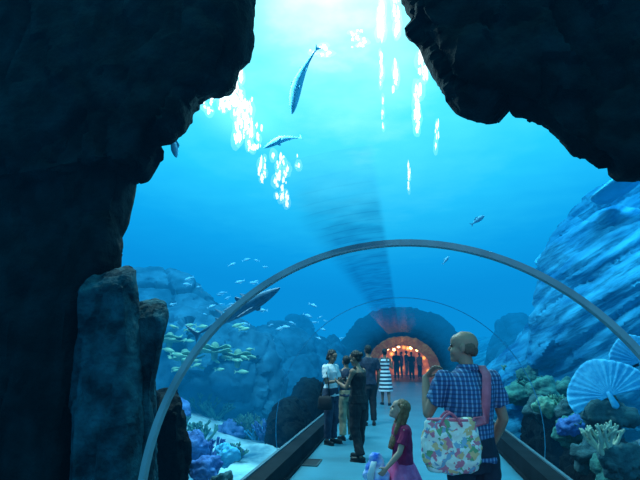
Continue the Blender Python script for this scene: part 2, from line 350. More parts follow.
for i,(x,y,Y,r,mt,lb) in enumerate([(205,462,6.6,.20,c_pur,'violet blue boulder coral at the bottom left'),(226,448,7.4,.19,c_blue,'pale blue boulder coral on the sand at the bottom left'),(193,440,7.4,.24,c_pur,'dark blue boulder coral touching the left rock stub'),(222,476,6.2,.14,c_brn,'small brown boulder coral nearest the bottom left')]):
    p=at(x,y+8,Y); boulder((p.x,Y,min(p.z,.3)-r*.3),r,mt,lb,60+i)
p=at(208,440,7.8); branch_coral((p.x,7.8,p.z-.35),.45,c_pur,'blue branching coral standing behind the bottom left boulders',71)
for i in range(22):
    x=random.uniform(165,320); Y=random.uniform(9.5,15); p=at(x,350,Y)
    if p.x>-2.9: continue
    z=hbed(p.x,Y)
    if i%2: boulder((p.x,Y,z-.1),random.uniform(.25,.5),random.choice((c_grn,c_pur,c_brn)),'rounded coral head on the hazy left reef',80+i,'coral heads on the left reef')
    else: branch_coral((p.x,Y,z-.1),random.uniform(.4,.8),random.choice((c_blue,c_grn,c_pur)),'branching coral on the hazy left reef',100+i,'branching corals on the left reef')
for i,(x,y,Y) in enumerate([(185,352,12),(215,345,12),(170,335,12.6),(238,352,12.2)]):
    p=at(x,y,Y); plate_coral((p.x,Y,p.z-.2),.45,c_yel,'yellow green table coral on the left reef mound',i,(0,0,i),2,'table corals on the left reef mound')
# ---------------------------------------------------------------- tunnel
fl=mat('walkway',(.055,.20,.27),(.040,.155,.215),.4,1.5,.05,.35)
b=Blob(); b.box(-1.5,1.5,.2,27,-.6,0); tag(b.build('floor',fl,shade=False),kind='structure')
kb=mat('kerb',(.004,.008,.012),(.008,.014,.02),.85,3,spec=.1)
for i,s in enumerate((-1,1)):
    b=Blob(); b.box(min(s*1.5,s*1.72),max(s*1.5,s*1.72),.2,27,-.6,.24); b.box(min(s*1.46,s*1.5),max(s*1.46,s*1.5),.2,27,0,.03)
    tag(b.build('baseboard_'+('left','right')[i],kb,shade=False),kind='structure')
    b=Blob(); b.box(min(s*1.70,s*1.74),max(s*1.70,s*1.74),.2,27,.24,.26)
    tag(b.build('trim_%d'%(i+1),mat('kerb_cap',(.06,.13,.17),rough=.6),shade=False),kind='structure')
steel=mat('ring_metal',(.12,.19,.21),(.17,.26,.28),.45,4,spec=.5)
def arch(name,Y,Rr,w_,t_,mt,c=.4,a0=-14,seg=72):
    b=Blob(); rr=[]
    for i in range(seg+1):
        a=R(a0+(180-2*a0)*i/seg); ca,sa=math.cos(a),math.sin(a)
        rr.append([((Rr+dr)*ca,Y+dy,c+(Rr+dr)*sa) for dr,dy in ((0,-w_/2),(t_,-w_/2),(t_,w_/2),(0,w_/2))])
    b.ringloft(rr); return b.build(name,mt,sharp=40)
o=arch('tunnel_ring',3.9,2.0,.07,.045,steel); tag(o,'thick grey metal arch ring of the tunnel nearest the viewer','arch ring')
tag(arch('tunnel_ring',8.2,2.02,.014,.010,mat('thin_joint',(.03,.30,.52))),'thin pale second arch ring seen beyond the nearest one','arch ring')
m,n,out=nt('acrylic_painted_reflection'); tr=n.nodes.new('ShaderNodeBsdfTransparent')
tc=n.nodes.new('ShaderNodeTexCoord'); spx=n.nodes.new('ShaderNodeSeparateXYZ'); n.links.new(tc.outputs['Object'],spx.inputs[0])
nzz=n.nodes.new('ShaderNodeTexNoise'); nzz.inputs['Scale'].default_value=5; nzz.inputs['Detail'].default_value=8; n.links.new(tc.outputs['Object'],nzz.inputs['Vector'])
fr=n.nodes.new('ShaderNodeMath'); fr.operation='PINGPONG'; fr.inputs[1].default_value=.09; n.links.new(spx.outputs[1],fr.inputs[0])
refl_grid=mrange(n,fr.outputs[0],0,.02,1,.72)  # grid lines of the painted roof reflection
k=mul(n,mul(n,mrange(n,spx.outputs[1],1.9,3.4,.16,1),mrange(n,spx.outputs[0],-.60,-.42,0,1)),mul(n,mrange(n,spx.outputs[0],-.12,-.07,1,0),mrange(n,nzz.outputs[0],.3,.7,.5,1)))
k=mul(n,k,refl_grid)
mc=n.nodes.new('ShaderNodeMix'); mc.data_type='RGBA'; n.links.new(k,mc.inputs[0]); mc.inputs[6].default_value=(1,1,1,1); mc.inputs[7].default_value=(.34,.44,.55,1); n.links.new(mc.outputs[2],tr.inputs[0])  # dark tint painted as the walkway's reflection in the roof
gs=n.nodes.new('ShaderNodeBsdfGlossy'); gs.inputs['Roughness'].default_value=.12; gs.inputs[0].default_value=(.9,.9,.9,1)
fac=mul(n,mrange(n,spx.outputs[1],8,20,0,.45),mrange(n,spx.outputs[0],.1,.5,1,0))
mx=n.nodes.new('ShaderNodeMixShader'); n.links.new(fac,mx.inputs[0]); n.links.new(tr.outputs[0],mx.inputs[1]); n.links.new(gs.outputs[0],mx.inputs[2]); n.links.new(mx.outputs[0],out.inputs[0])
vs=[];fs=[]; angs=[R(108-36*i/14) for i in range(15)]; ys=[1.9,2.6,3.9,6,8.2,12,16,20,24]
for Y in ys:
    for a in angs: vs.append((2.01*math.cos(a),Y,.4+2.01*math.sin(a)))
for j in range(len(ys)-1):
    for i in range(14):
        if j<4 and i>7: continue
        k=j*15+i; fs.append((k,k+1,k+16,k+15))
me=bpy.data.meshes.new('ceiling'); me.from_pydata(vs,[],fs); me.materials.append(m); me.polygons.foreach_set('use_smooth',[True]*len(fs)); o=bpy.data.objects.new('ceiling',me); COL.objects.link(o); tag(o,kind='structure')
p=onz(309,463,0); e=empty('floor_hatch',(p.x,p.y,0)); tag(e,'dark square hatch set in the walkway near the left kerb','hatch')
b=Blob(); b.box(-.14,.14,-.2,.2,0,.012); b.build('cover',mat('hatch',(.01,.015,.02),rough=.6),e,shade=False)
b=Blob()
for q in ((-.16,-.14,-.22,.22),(.14,.16,-.22,.22),(-.14,.14,-.22,-.2),(-.14,.14,.2,.22)): b.box(q[0],q[1],q[2],q[3],0,.016)
b.build('frame',mat('hatch_frame',(.04,.07,.08),rough=.6),e,shade=False)
# ---------------------------------------------------------------- far portal
terra=mat('portal_clay',(.34,.14,.05),(.10,.04,.02),.9,2.5,.6,.1,emit=.07,ecol=(1,.26,.04))  # orange emission added so the clay frame glows warm
def annulus(name,Y0,Y1,r0,r1,mt,c=.4,seg=48,z0=-.0,**kw):
    b=Blob(); rr=[]
    for i in range(seg+1):
        a=PI*i/seg; rr.append([((r)*math.cos(a),y,c+r*math.sin(a)) for r,y in ((r0,Y0),(r1,Y0),(r1,Y1),(r0,Y1))])
    lo=[[(x,y,z0) for x,y,z in rr[0]]]; hi=[[(x,y,z0) for x,y,z in rr[-1]]]
    b.ringloft(lo+rr+hi); return b.build(name,mt,shade=False,**kw)
o=annulus('wall_far',27,28.2,1.7,3.5,rockf,z0=-.6,voxel=.09,smooth=1,disp=crag(.13,1.0,seed=21)); tag(o,kind='structure')
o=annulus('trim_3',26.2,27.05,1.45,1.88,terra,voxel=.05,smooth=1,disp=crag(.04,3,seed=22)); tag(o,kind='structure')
b=Blob(); b.box(-2.4,2.4,27,35,-.6,0); tag(b.build('floor_hall',mat('hall_floor',(.16,.07,.035),rough=.4),shade=False),kind='structure')
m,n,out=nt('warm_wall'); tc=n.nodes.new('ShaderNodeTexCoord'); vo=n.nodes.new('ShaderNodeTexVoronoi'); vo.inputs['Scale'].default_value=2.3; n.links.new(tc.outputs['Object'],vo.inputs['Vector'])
rp=ramp(n,[(0,(1,.72,.25)),(.2,(.95,.32,.04)),(.38,(.28,.06,.01)),(1,(.03,.008,.004))]); n.links.new(vo.outputs['Distance'],rp.inputs[0]); em=n.nodes.new('ShaderNodeEmission'); em.inputs[1].default_value=2.0; n.links.new(rp.outputs[0],em.inputs[0]); n.links.new(em.outputs[0],out.inputs[0])  # warm hall lights painted as a glowing wall pattern
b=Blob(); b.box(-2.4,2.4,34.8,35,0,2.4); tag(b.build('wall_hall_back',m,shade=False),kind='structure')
hw=mat('hall_wall',(.22,.08,.03))
for s in ('left','right'):
    x=-2.4 if s=='left' else 2.2
    b=Blob(); b.box(x,x+.2,28.3,34.8,0,2.4); tag(b.build('wall_hall_'+s,hw,shade=False),kind='structure')
b=Blob(); b.box(-2.4,2.4,28.3,35,2.4,2.6); tag(b.build('ceiling_hall',hw,shade=False),kind='structure')
for i,(x,y,z) in enumerate([(-.8,29.5,1.68),(-.2,30.5,1.8),(.5,29.5,1.72),(-.5,32.5,1.62),(.9,31.5,1.6)]):
    e=empty('pendant_lamp',(x,y,z)); tag(e,'small warm pendant lamp hanging in the orange hall beyond the tunnel','lamp','pendant lamps in the orange hall')
    b=Blob(); b.ell((0,0,0),(.085,.085,.085)); b.build('bulb',emis('warm_lamp%d'%i,(1,.62,.22),10),e)
    b=Blob(); b.cone((0,0,.07),(0,0,2.4-z),.012,.012,flat=True); b.build('cord',mat('cord',(.02,.02,.02)),e)
area((0,25.6,2.0),(0,27,1),.6,4,(1,.5,.15))
# ---------------------------------------------------------------- fish
fishb=mat('fish_grey',(.01,.07,.13),(.03,.14,.24),.5,4); fishm=mat('shark_blue',(.05,.34,.52),(.10,.46,.66),.8,4,spec=.1); fishg=mat('ray_blue',(.03,.30,.52),(.05,.38,.62),.9,4,spec=.05); fishp=mat('fish_pale',(.08,.40,.62),(.16,.52,.74),.8,6,spec=.1); fishy=mat('fish_yellow',(.10,.38,.32),(.20,.48,.36),.7,6,spec=.1)
def orient(o,p0,p1,roll):
    q=(p1-p0).to_track_quat('X','Z'); o.rotation_mode='XYZ'; o.rotation_euler=(q.to_matrix()@Euler((roll,0,0)).to_matrix()).to_euler(); o.location=(p0+p1)/2
def shark(name,label,cat,p0,p1,roll=0,bend=.0,mt=fishb,wide=1,pec=1,slim=1):
    p0=V(p0);p1=V(p1); L=(p1-p0).length
    b=Blob(); secs=[]
    def cy(t): return bend*math.sin(t*PI)*1.0
    for t,hw,hh in ((.0,.004,.012),(.08,.010,.016),(.2,.020,.026),(.35,.040,.048),(.5,.058,.066),(.65,.066,.072),(.78,.060,.062),(.88,.045,.045),(.95,.028,.026),(1,.006,.008)):
        secs.append(((t-.5,cy(t),0),(0,hw*wide*slim,0),(0,0,hh*slim)))
    b.loft(secs,16)
    y0=cy(0)
    b.plate([(-.44,cy(.06),.0),(-.50,y0,.02),(-.60,y0,.15),(-.57,y0,.06),(-.54,y0,0),(-.56,y0,-.07),(-.49,y0,-.015)],.012,(0,1,0))
    b.plate([(.14,cy(.64),.04),(.04,cy(.54),.135),(.02,cy(.52),.13),(.03,cy(.53),.04)],.012,(0,1,0))
    b.plate([(-.2,cy(.3),.02),(-.26,cy(.24),.06),(-.26,cy(.24),.02)],.01,(0,1,0))
    for s in (-1,1):
        b.plate([(.22,cy(.72)+s*.03,-.03),(.10,s*.21*pec+cy(.6),-.06),(.06,s*.20*pec+cy(.56),-.06),(.12,cy(.62)+s*.03,-.03)],.012,(0,0,1))
        b.plate([(-.12,cy(.38)+s*.02,-.02),(-.19,s*.07+cy(.31),-.04),(-.19,cy(.31)+s*.02,-.02)],.01,(0,0,1))
    b.v=[v*L for v in b.v]
    o=b.build(name,mt,voxel=max(.006*L,.006),smooth=1); orient(o,p0,p1,roll)
    return tag(o,label,cat)
shark('shark','long slender shark diving between the glints at the top','shark',at(316,50,8.2),at(292,114,8.4),bend=.09,roll=R(75),mt=fishm,pec=.4,slim=1.25)
shark('shark','small curved shark below the diving shark near the surface','shark',at(300,138,9.4),at(264,148,9),bend=.12,roll=R(30),mt=fishp,pec=.6,slim=1.25)
shark('shark','large dark shark gliding over the ring on the left','shark',at(198,334,8.6),at(280,288,8.0),roll=R(15),bend=.02,slim=.9)
shark('shark','slim grey shark behind the larger shark on the left','shark',at(222,312,10),at(262,288,10.6),roll=R(-20),mt=fishb,slim=.8)
p0,p1=at(652,176,10.2),at(584,200,9.6); L=(p1-p0).length*.8
b=Blob(); secs=[]
for x,hw,hh in ((.5,.03,.012),(.44,.12,.03),(.32,.24,.06),(.15,.40,.08),(0,.50,.075),(-.14,.42,.06),(-.28,.24,.05),(-.38,.10,.03),(-.44,.03,.02),(-.7,.014,.012),(-1.1,.005,.005)):
    secs.append(((x,0,0),(0,hw,0),(0,0,hh)))
b.loft(secs,28)
b.v=[V((v.x-abs(v.y)*.25,v.y,v.z+.35*abs(v.y)**2))*L for v in b.v]; o=b.build('stingray',fishg); orient(o,p0,p1,R(24)); tag(o,'broad pale stingray gliding under the top right overhang','stingray')
def fish(name,mt):
    b=Blob(); b.loft([((x,0,0),(0,hw,0),(0,0,hh)) for x,hw,hh in ((-.38,.012,.03),(-.25,.04,.07),(-.05,.075,.13),(.15,.085,.15),(.32,.07,.11),(.44,.04,.06),(.5,.01,.015))],12)
    o=empty(name); b.build('body',mt,o)
    f=Blob(); f.plate([(-.34,0,.0),(-.42,0,.04),(-.56,0,.16),(-.50,0,.0),(-.56,0,-.16),(-.42,0,-.04)],.012,(0,1,0)); f.build('tail_fin',mt,o,shade=False)
    f=Blob(); f.plate([(.18,0,.13),(.02,0,.22),(-.22,0,.14),(-.2,0,.06)],.012,(0,1,0)); f.build('dorsal_fin',mt,o,shade=False)
    return o
def place(o,px,py,Y,L,ang,lab,grp=None,first=False):
    p=at(px,py,Y); rot=(0,-math.radians(ang),random.uniform(-.3,.3))
    if first: o.location=p; o.rotation_euler=rot; o.scale=(L,)*3; return tag(o,lab,'fish',grp)
    r=dup(o,p,rot,L,lab,grp); r['category']='fish'; return r
fp=fish('fish',fishp); place(fp,478,220,8,.26,35,'pale fish alone high on the right above the ring',first=True)
place(fp,486,254,8,.22,20,'pale fish just above the ring right of its crown'); place(fp,174,146,6.8,.4,-75,'fish hanging head down beside the left rock overhang'); place(fp,446,260,9,.18,50,'tiny pale fish right above the ring crown')
G='pale fish school above the left reef'
for i in range(34):
    x,y=random.gauss(215,40),random.gauss(296,18)
    if x<140: x=300-x*.3
    place(fp,x,y,random.uniform(11,16),random.uniform(.14,.3),random.choice((0,180))+random.uniform(-25,25),'small pale fish of the school above the left reef',G)
for i in range(14):
    place(fp,random.uniform(265,345),random.uniform(300,345),random.uniform(11,15),random.uniform(.12,.25),random.choice((0,180))+random.uniform(-25,25),'tiny pale fish swimming between the left reef and the tunnel','fish between reef and tunnel')
fy=fish('yellow_fish',fishy); YL='yellow green fish of the dense school by the left rock'; YG='yellow fish by the left rock'
place(fy,190,330,9.8,.28,0,YL,YG,True)
for i in range(28): place(fy,random.uniform(162,250),random.uniform(324,372),random.uniform(10,12.5),random.uniform(.16,.32),random.choice((0,0,180))+random.uniform(-20,20),YL,YG)
# ---------------------------------------------------------------- people
skin=mat('skin_light',(.46,.26,.19),(.40,.22,.16),.6,10); skind=mat('skin_tan',(.24,.13,.09),(.20,.11,.075),.6,10); skinb=mat('skin_brown',(.34,.18,.12),(.28,.145,.10),.5,10)
hairk=mat('hair_black',(.008,.008,.010),(.02,.018,.016),.5,30,.4); hairb=mat('hair_brown',(.13,.06,.03),(.22,.11,.055),.5,30,.5); stub=mat('hair_stubble',(.12,.075,.055),(.09,.055,.04),.8,60)
eyew=mat('eye_dark',(.02,.02,.02),rough=.2); rub=mat('rubber',(.02,.02,.022),rough=.8)
def hand(b,w_,d,nrm,side,curl,s=1.0):
    d=V(d).normalized(); nn=V(nrm); nn=(nn-d*nn.dot(d)).normalized(); sd=d.cross(nn).normalized()*side
    w_=V(w_)
    b.loft([(w_-d*.01,sd*.026*s,nn*.018*s),(w_+d*.03*s,sd*.036*s,nn*.015*s),(w_+d*.075*s,sd*.042*s,nn*.013*s),(w_+d*.092*s,sd*.036*s,nn*.010*s)],12)
    for i,(o_,L) in enumerate(((.031,.072),(.0105,.082),(-.0105,.076),(-.031,.060))):
        p=w_+d*.082*s+sd*o_*s; a=curl*.5
        for j,fr in enumerate((.45,.32,.23)):
            dd=d*math.cos(a)+nn*math.sin(a)+sd*o_*1.2; q=p+dd*L*fr*s; b.cone(p,q,(.0098-.0008*j)*s,(.0092-.001*j)*s,seg=8); p=q; a+=curl
    p=w_+d*.022*s+sd*.028*s; q=p+(sd*.75+d*.65+nn*.25).normalized()*.042*s; r_=q+(sd*.25+d*.85+nn*.5).normalized()*.034*s
    b.cone(p,q,.014*s,.011*s,seg=8); b.cone(q,r_,.0105*s,.009*s,seg=8)
def np_(T,z,i):
    for k in range(len(T)-1):
        if T[k][0]<=z<=T[k+1][0]:
            t=(z-T[k][0])/(T[k+1][0]-T[k][0]); return T[k][i]*(1-t)+T[k+1][i]*t
    return T[0][i] if z<T[0][0] else T[-1][i]
def person(label,loc,rz,H,skinm,top=None,bottom=None,hair=None,arms=None,legs=None,head=(0,0,0),hoff=(0,0,0),female=False,voxel=.008,hs=1.0,group=None,shoe=None,dress=None,lean=0,collar=False):
    s=H/1.75; root=empty('person',loc,rz); tag(root,label,'person',group)
    S=Matrix.Diagonal((s,s,s,1)); LN=Matrix.Translation((0,0,.95))@Euler((lean,0,0)).to_matrix().to_4x4()@Matrix.Translation((0,0,-.95))
    SL=S@LN
    a=arms or {}
    legs=legs or {}
    b=Blob(SL)
    sw=.160 if female else .182
    if female: TR=[(.80,.12,.09),(.90,.172,.12),(1.0,.155,.11),(1.12,.120,.092),(1.24,.14,.11),(1.33,.148,.122),(1.40,.145,.10),(1.45,.105,.075),(1.49,.055,.05)]
    else: TR=[(.80,.12,.09),(.90,.162,.118),(1.0,.152,.112),(1.12,.148,.108),(1.25,.165,.122),(1.35,.180,.125),(1.41,.170,.105),(1.46,.115,.08),(1.50,.06,.055)]
    b.vert(TR)
    hc=V((0,.015,1.635))+V(hoff)
    b.cone((0,-.012,1.44),hc+V((0,-.015,-.07)),.054,.05)
    HM=SL@Matrix.Translation(hc)@Euler((head[0],head[2],head[1]),'XYZ').to_matrix().to_4x4()@Matrix.Scale(hs,4)
    bh=Blob(HM)
    bh.ell((0,-.012,.028),(.074,.096,.090)); bh.ell((0,.022,-.035),(.060,.070,.082)); bh.ell((0,.070,-.092),(.028,.022,.022)); bh.ell((0,.045,.038),(.060,.050,.052)); bh.ell((0,.074,.018),(.052,.020,.012))
    bh.cone((0,.088,.006),(0,.101,-.024),.008,.0125,seg=8); bh.ell((0,.088,-.056),(.023,.009,.006)); bh.ell((0,.085,-.067),(.020,.010,.007))
    for q in (-1,1):
        bh.ell((q*.077,-.005,-.010),(.010,.020,.032)); bh.ell((q*.036,.066,-.036),(.026,.024,.028))
    base=len(b.v); b.v+=bh.v; b.f+=[tuple(i+base for i in f) for f in bh.f]
    sh={}
    for k,q in (('L',-1),('R',1)):
        S0=V((q*sw,-.005,1.405)); E=V(a.get(k+'e',(q*.235,-.03,1.12))); W=V(a.get(k+'w',(q*.235,.06,.87))); sh[k]=(S0,E,W)
        b.ell(S0,(.056,.055,.058)); b.cone(S0,E,.050 if not female else .042,.038 if not female else .033)
        mid=E.lerp(W,.3); r0=.040 if not female else .033
        b.cone(E,mid,r0*.95,r0); b.cone(mid,W,r0,r0*.66)
        d=V(a.get(k+'d',tuple(W-E))); nn=V(a.get(k+'n',(-q,.2,0))); hand(b,W,d,nn,a.get(k+'s',1 if (d.cross(nn)).y>0 else -1),a.get(k+'c',.35))
    bl=Blob(S)
    lg={}
    for k,q in (('L',-1),('R',1)):
        hp=V((q*.088,0,.87)); K=V(legs.get(k+'k',(q*.095,.015,.48))); A=V(legs.get(k+'a',(q*.10,-.02,.085))); lg[k]=(hp,K,A)
        bl.cone(hp,K,.088,.056); m_=K.lerp(A,.3); bl.cone(K,m_,.053,.056); bl.cone(m_,A,.056,.036)
        fd=V(legs.get(k+'f',(q*.25,1,0))).normalized(); h_=A+V((0,0,-.045))-fd*.03; t_=A+fd*.14; t_.z=.028
        bl.cone(h_,t_,.036,.026); bl.cone(A,A+V((0,0,-.03)),.036,.036)
    base=len(b.v); b.v+=bl.v; b.f+=[tuple(i+base for i in f) for f in bl.f]
    b.build('body',skinm,root,voxel=voxel,smooth=2)
    for q in (-1,1):
        e=Blob(HM); e.ell((q*.030,.084,.002),(.013,.009,.008),seg=10,rings=6); e.build('eye',eyew,root)
    fold=lambda am,fr=9:(lambda c,nn:c+nn*am*noise.fractal(V((c.x,c.y,c.z*.6))*fr,1,2,3))
    if top:
        mt,sleeve,hem,off=top
        t=Blob(SL)
        secs=[(hem,max(np_(TR,hem,1),.14)+off+.012,np_(TR,hem,2)+off+.014)]
        for z,hw,hd in TR:
            if z>hem+.04 and z<(1.47 if sleeve else 1.44): secs.append((z,hw+off,hd+off))
        if sleeve: secs.append((1.488,.072,.066))
        t.vert(secs)
        for k in 'LR':
            S0,E,W=sh[k]
            if sleeve>0:
                t.ell(S0,(.056+off,.055+off,.056+off)); sl=min(sleeve,1); ra=.052+off; t.cone(S0,S0.lerp(E,sl),ra,ra+.002,flat=True)
            else: t.cone((S0.x*.78,0,1.37),(S0.x*.62,-.005,1.478),.034,.026,seg=10)
        so=t.build('shirt',mt,root,voxel=voxel,smooth=2,disp=fold(.016))
        if collar:
            c_=Blob(SL); rr=[]
            for i in range(33):
                an=2*PI*i/32*.9+PI*.5+.05*2*PI; x,y=math.cos(an),math.sin(an)
                rr.append([(x*r_,y*r_*.95-.008,z) for r_,z in ((.066,1.515),(.074,1.51),(.092,1.475),(.082,1.472))])
            c_.ringloft(rr); c_.build('collar',mt,so)
    if bottom:
        mt,kind,end,off=bottom
        t=Blob(S)
        if kind=='trousers':
            t.vert([(.79,.13+off,.10+off),(.86,np_(TR,.86,1)+off,np_(TR,.86,2)+off),(.90,np_(TR,.9,1)+off,np_(TR,.9,2)+off),(1.0,np_(TR,1.,1)+off,np_(TR,1.,2)+off),(1.04,.14+off,.106+off)])
            for k in 'LR':
                hp,K,A=lg[k]; t.cone(hp,K,.090+off,.062+off); e=K.lerp(A,end); t.cone(K,e,.062+off,.05+off,flat=True); t.ell(K,(.062+off,)*3)
            t.build('trousers',mt,root,voxel=voxel,smooth=2,disp=fold(.014))
        else:
            rings=[]
            for z,r_,w__ in ((1.06,.14,0),(1.0,.165,0),(.92,.21,.006),(.8,.26,.018),(end,.31,.035)):
                rings.append([((r_+w__*math.sin(9*2*PI*j/54))*math.cos(2*PI*j/54),(r_*.85+w__*math.sin(9*2*PI*j/54))*math.sin(2*PI*j/54),z) for j in range(54)])
            t.ringloft(rings); t.build('skirt',mt,root)
    if dress:
        mt,end=dress; t=Blob(SL); t.vert([(end,.225,.175),(.62,.21,.16),(.9,.19,.145),(1.0,.168,.125),(1.12,.135,.108),(1.24,.155,.126),(1.33,.163,.137),(1.40,.155,.112),(1.45,.11,.082)])
        for k in 'LR': t.cone((sh[k][0].x*.78,0,1.37),(sh[k][0].x*.62,-.005,1.475),.034,.026,seg=10)
        t.build('dress',mt,root,voxel=voxel,smooth=2,disp=fold(.02,5))
    if shoe:
        for k in 'LR':
            hp,K,A=lg[k]; q=-1 if k=='L' else 1; fd=V(legs.get(k+'f',(q*.25,1,0))).normalized(); t=Blob(S)
            h_=A+V((0,0,-.038))-fd*.032; t_=A+fd*.15; t_.z=.038; t.cone(h_,t_,.042,.034); so=t.build('shoe',shoe,root)
            t=Blob(S); sdv=V((-fd.y,fd.x,0)); h2=V((h_.x,h_.y,0)); t2=V((t_.x,t_.y,0))
            t.ringloft([[c_+fd*ct*.042*1.05+sdv*st*.040+V((0,0,z)) for (c_,ct,st) in [((t2 if math.cos(u)>0 else h2),math.cos(u),math.sin(u)) for u in [2*PI*i/20 for i in range(20)]]] for z in (0,.018)]); t.build('sole',rub,so)
    if hair:
        mt,kind=hair; h=Blob(HM)
        if kind=='fringe':
            for q in (-1,1): h.ell((q*.052,-.045,-.005),(.026,.052,.045))
            h.ell((0,-.070,-.020),(.055,.036,.045))
        else: h.ell((0,-.026,.040),(.083,.098,.092))
        if kind=='long':
            h.loft([((0,-.05,.05),(.08,0,0),(0,.065,0)),((0,-.072,-.03),(.090,0,0),(0,.055,0)),((0,-.075,-.12),(.098,0,0),(0,.052,0)),((0,-.07,-.22),(.104,0,0),(0,.052,0)),((0,-.06,-.34),(.094,0,0),(0,.046,0)),((0,-.05,-.44),(.055,0,0),(0,.025,0))],16)
            for q in (-1,1): h.cone((q*.074,-.015,.05),(q*.092,-.040,-.24),.022,.034)
        elif kind=='bob': h.loft([((0,-.04,.05),(.084,0,0),(0,.07,0)),((0,-.05,-.04),(.088,0,0),(0,.06,0)),((0,-.055,-.10),(.078,0,0),(0,.045,0))],16)
        elif kind=='bun': h.ell((0,-.13,.03),(.04,.035,.04)); h.ell((0,-.06,-.02),(.07,.05,.06))
        elif kind=='short': h.ell((0,-.05,-.0),(.074,.06,.07))
        h.build('hair',mt,root,voxel=voxel*.9,smooth=2,disp=lambda c,nn:c+nn*.005*noise.noise(V((c.x*70,c.y*70,c.z*6))))
    return root
def gx(px,Y): return (at(px,350,Y).x,Y,0)
def gf(px,fy,ty):
    p=onz(px,fy,0); return (p.x,p.y,0),at(px,ty,p.y).z
black=mat('cloth_black',(.008,.009,.012),(.015,.016,.02),.85,6); white=mat('cloth_white',(.50,.55,.58),(.4,.45,.48),.85,8); navy=mat('cloth_navy',(.012,.020,.04),(.02,.032,.06),.85,6)
khaki=mat('cloth_khaki',(.28,.24,.16),(.22,.18,.12),.85,6); maroon=mat('cloth_maroon',(.34,.016,.075),(.24,.012,.055),.85,8); pink=mat('cloth_pink',(.46,.04,.16),(.58,.12,.28),.8,12); jean=mat('cloth_jeans',(.008,.014,.025),(.014,.02,.036),.85,10)
shoek=mat('shoe_black',(.01,.01,.012),rough=.5)
plaid=stripes('plaid_shirt',34,34,(.020,.075,.19),(.26,.40,.56),(.006,.014,.05),.32,.42)
strp=stripes('striped_dress',0,9,(.65,.7,.75),(0,0,0),(.02,.03,.06),.5,.5)
mp=gx(466,3.85); mr=R(22)
person('bald man in a blue plaid shirt seen from behind, hand at his chin',mp,mr,1.735,skinb,top=(plaid,.66,.86,.020),bottom=(jean,'trousers',.95,.022),hair=(stub,'fringe'),
    arms=dict(Le=(-.285,.08,1.17),Lw=(-.240,.20,1.41),Ld=(.62,-.22,.75),Ln=(.5,-.5,-.3),Lc=.6,Re=(.265,-.0,1.13),Rw=(.245,.14,.93),Rn=(-1,.2,0)),head=(R(4),R(54),0),hoff=(-.012,0,0),voxel=.007,shoe=shoek,collar=True)
MB=Matrix.Translation(mp)@Matrix.Rotation(mr,4,'Z')
bp=at(452,444,3.46); bagroot=empty('shoulder_bag',(bp.x,bp.y,bp.z),R(6)); tag(bagroot,'white floral cloth shoulder bag with red strap hanging on the man\'s back','bag')
m,n,out=nt('floral'); bs=n.nodes.new('ShaderNodeBsdfPrincipled'); bs.inputs['Roughness'].default_value=.8; n.links.new(bs.outputs[0],out.inputs[0]); tc=n.nodes.new('ShaderNodeTexCoord')
nz=n.nodes.new('ShaderNodeTexNoise'); nz.inputs['Scale'].default_value=22; mxv=n.nodes.new('ShaderNodeMix'); mxv.data_type='RGBA'; mxv.inputs[0].default_value=.08; n.links.new(tc.outputs['Object'],nz.inputs['Vector']); n.links.new(tc.outputs['Object'],mxv.inputs[6]); n.links.new(nz.outputs['Color'],mxv.inputs[7])
vo=n.nodes.new('ShaderNodeTexVoronoi'); vo.inputs['Scale'].default_value=36; n.links.new(mxv.outputs[2],vo.inputs['Vector']); sp=n.nodes.new('ShaderNodeSeparateColor'); n.links.new(vo.outputs['Color'],sp.inputs[0])
rp=ramp(n,[(0,(.62,.56,.47)),(.26,(.55,.13,.18)),(.42,(.60,.54,.45)),(.52,(.12,.26,.12)),(.62,(.60,.34,.16)),(.74,(.64,.62,.55)),(.86,(.18,.28,.36))],'CONSTANT'); n.links.new(sp.outputs[0],rp.inputs[0]); n.links.new(rp.outputs[0],bs.inputs['Base Color']); floral=m
redst=mat('strap_red',(.55,.12,.17),(.46,.09,.13),.7,20)
b=Blob(); b.vert([(-.165,.11,.04),(-.155,.15,.06),(-.10,.185,.075),(-.02,.19,.072),(.07,.175,.058),(.13,.16,.04),(.15,.15,.03)],32,.72)
pouch=b.build('pouch',floral,bagroot,voxel=.008,smooth=2,disp=lambda c,nn:c+nn*.016*noise.fractal(c*9,1,2,3))
b=Blob(); b.vert([(.140,.155,.040),(.154,.152,.036)],32,.72); b.build('rim',redst,pouch)
for y in (-.045,.045):
    b=Blob(); pts=[(-.08+.14*t,y,.11+.08*math.sin(PI*t)) for t in [i/12 for i in range(13)]]; b.ribbon(pts,[(0,1,0)]*13,.014,.007); b.build('handle',redst,bagroot)
bpy.context.view_layer.update()
lb=lambda p:bagroot.matrix_basis.inverted()@(MB@V(p))
pts=[V((.14,0,.13)),lb((.02,-.172,1.14)),lb((.035,-.165,1.25)),lb((.05,-.162,1.36)),lb((.07,-.138,1.43)),lb((.085,-.05,1.488)),lb((.082,.04,1.475)),lb((.07,.14,1.38)),lb((-.02,.165,1.2)),lb((-.13,.14,1.05)),lb((-.20,.02,.98)),V((-.14,0,.13))]
nr=[(0,-1,0),(0,-1,0),(0,-1,0),(0,-1,.1),(0,-.8,.6),(0,0,1),(0,.6,.8),(0,1,.3),(0,1,0),(-.5,1,0),(-1,.1,0),(-.3,-1,0)]
b=Blob(); b.ribbon(pts,nr,.060,.008); b.build('strap',redst,bagroot)
gp=gx(399,4.8)
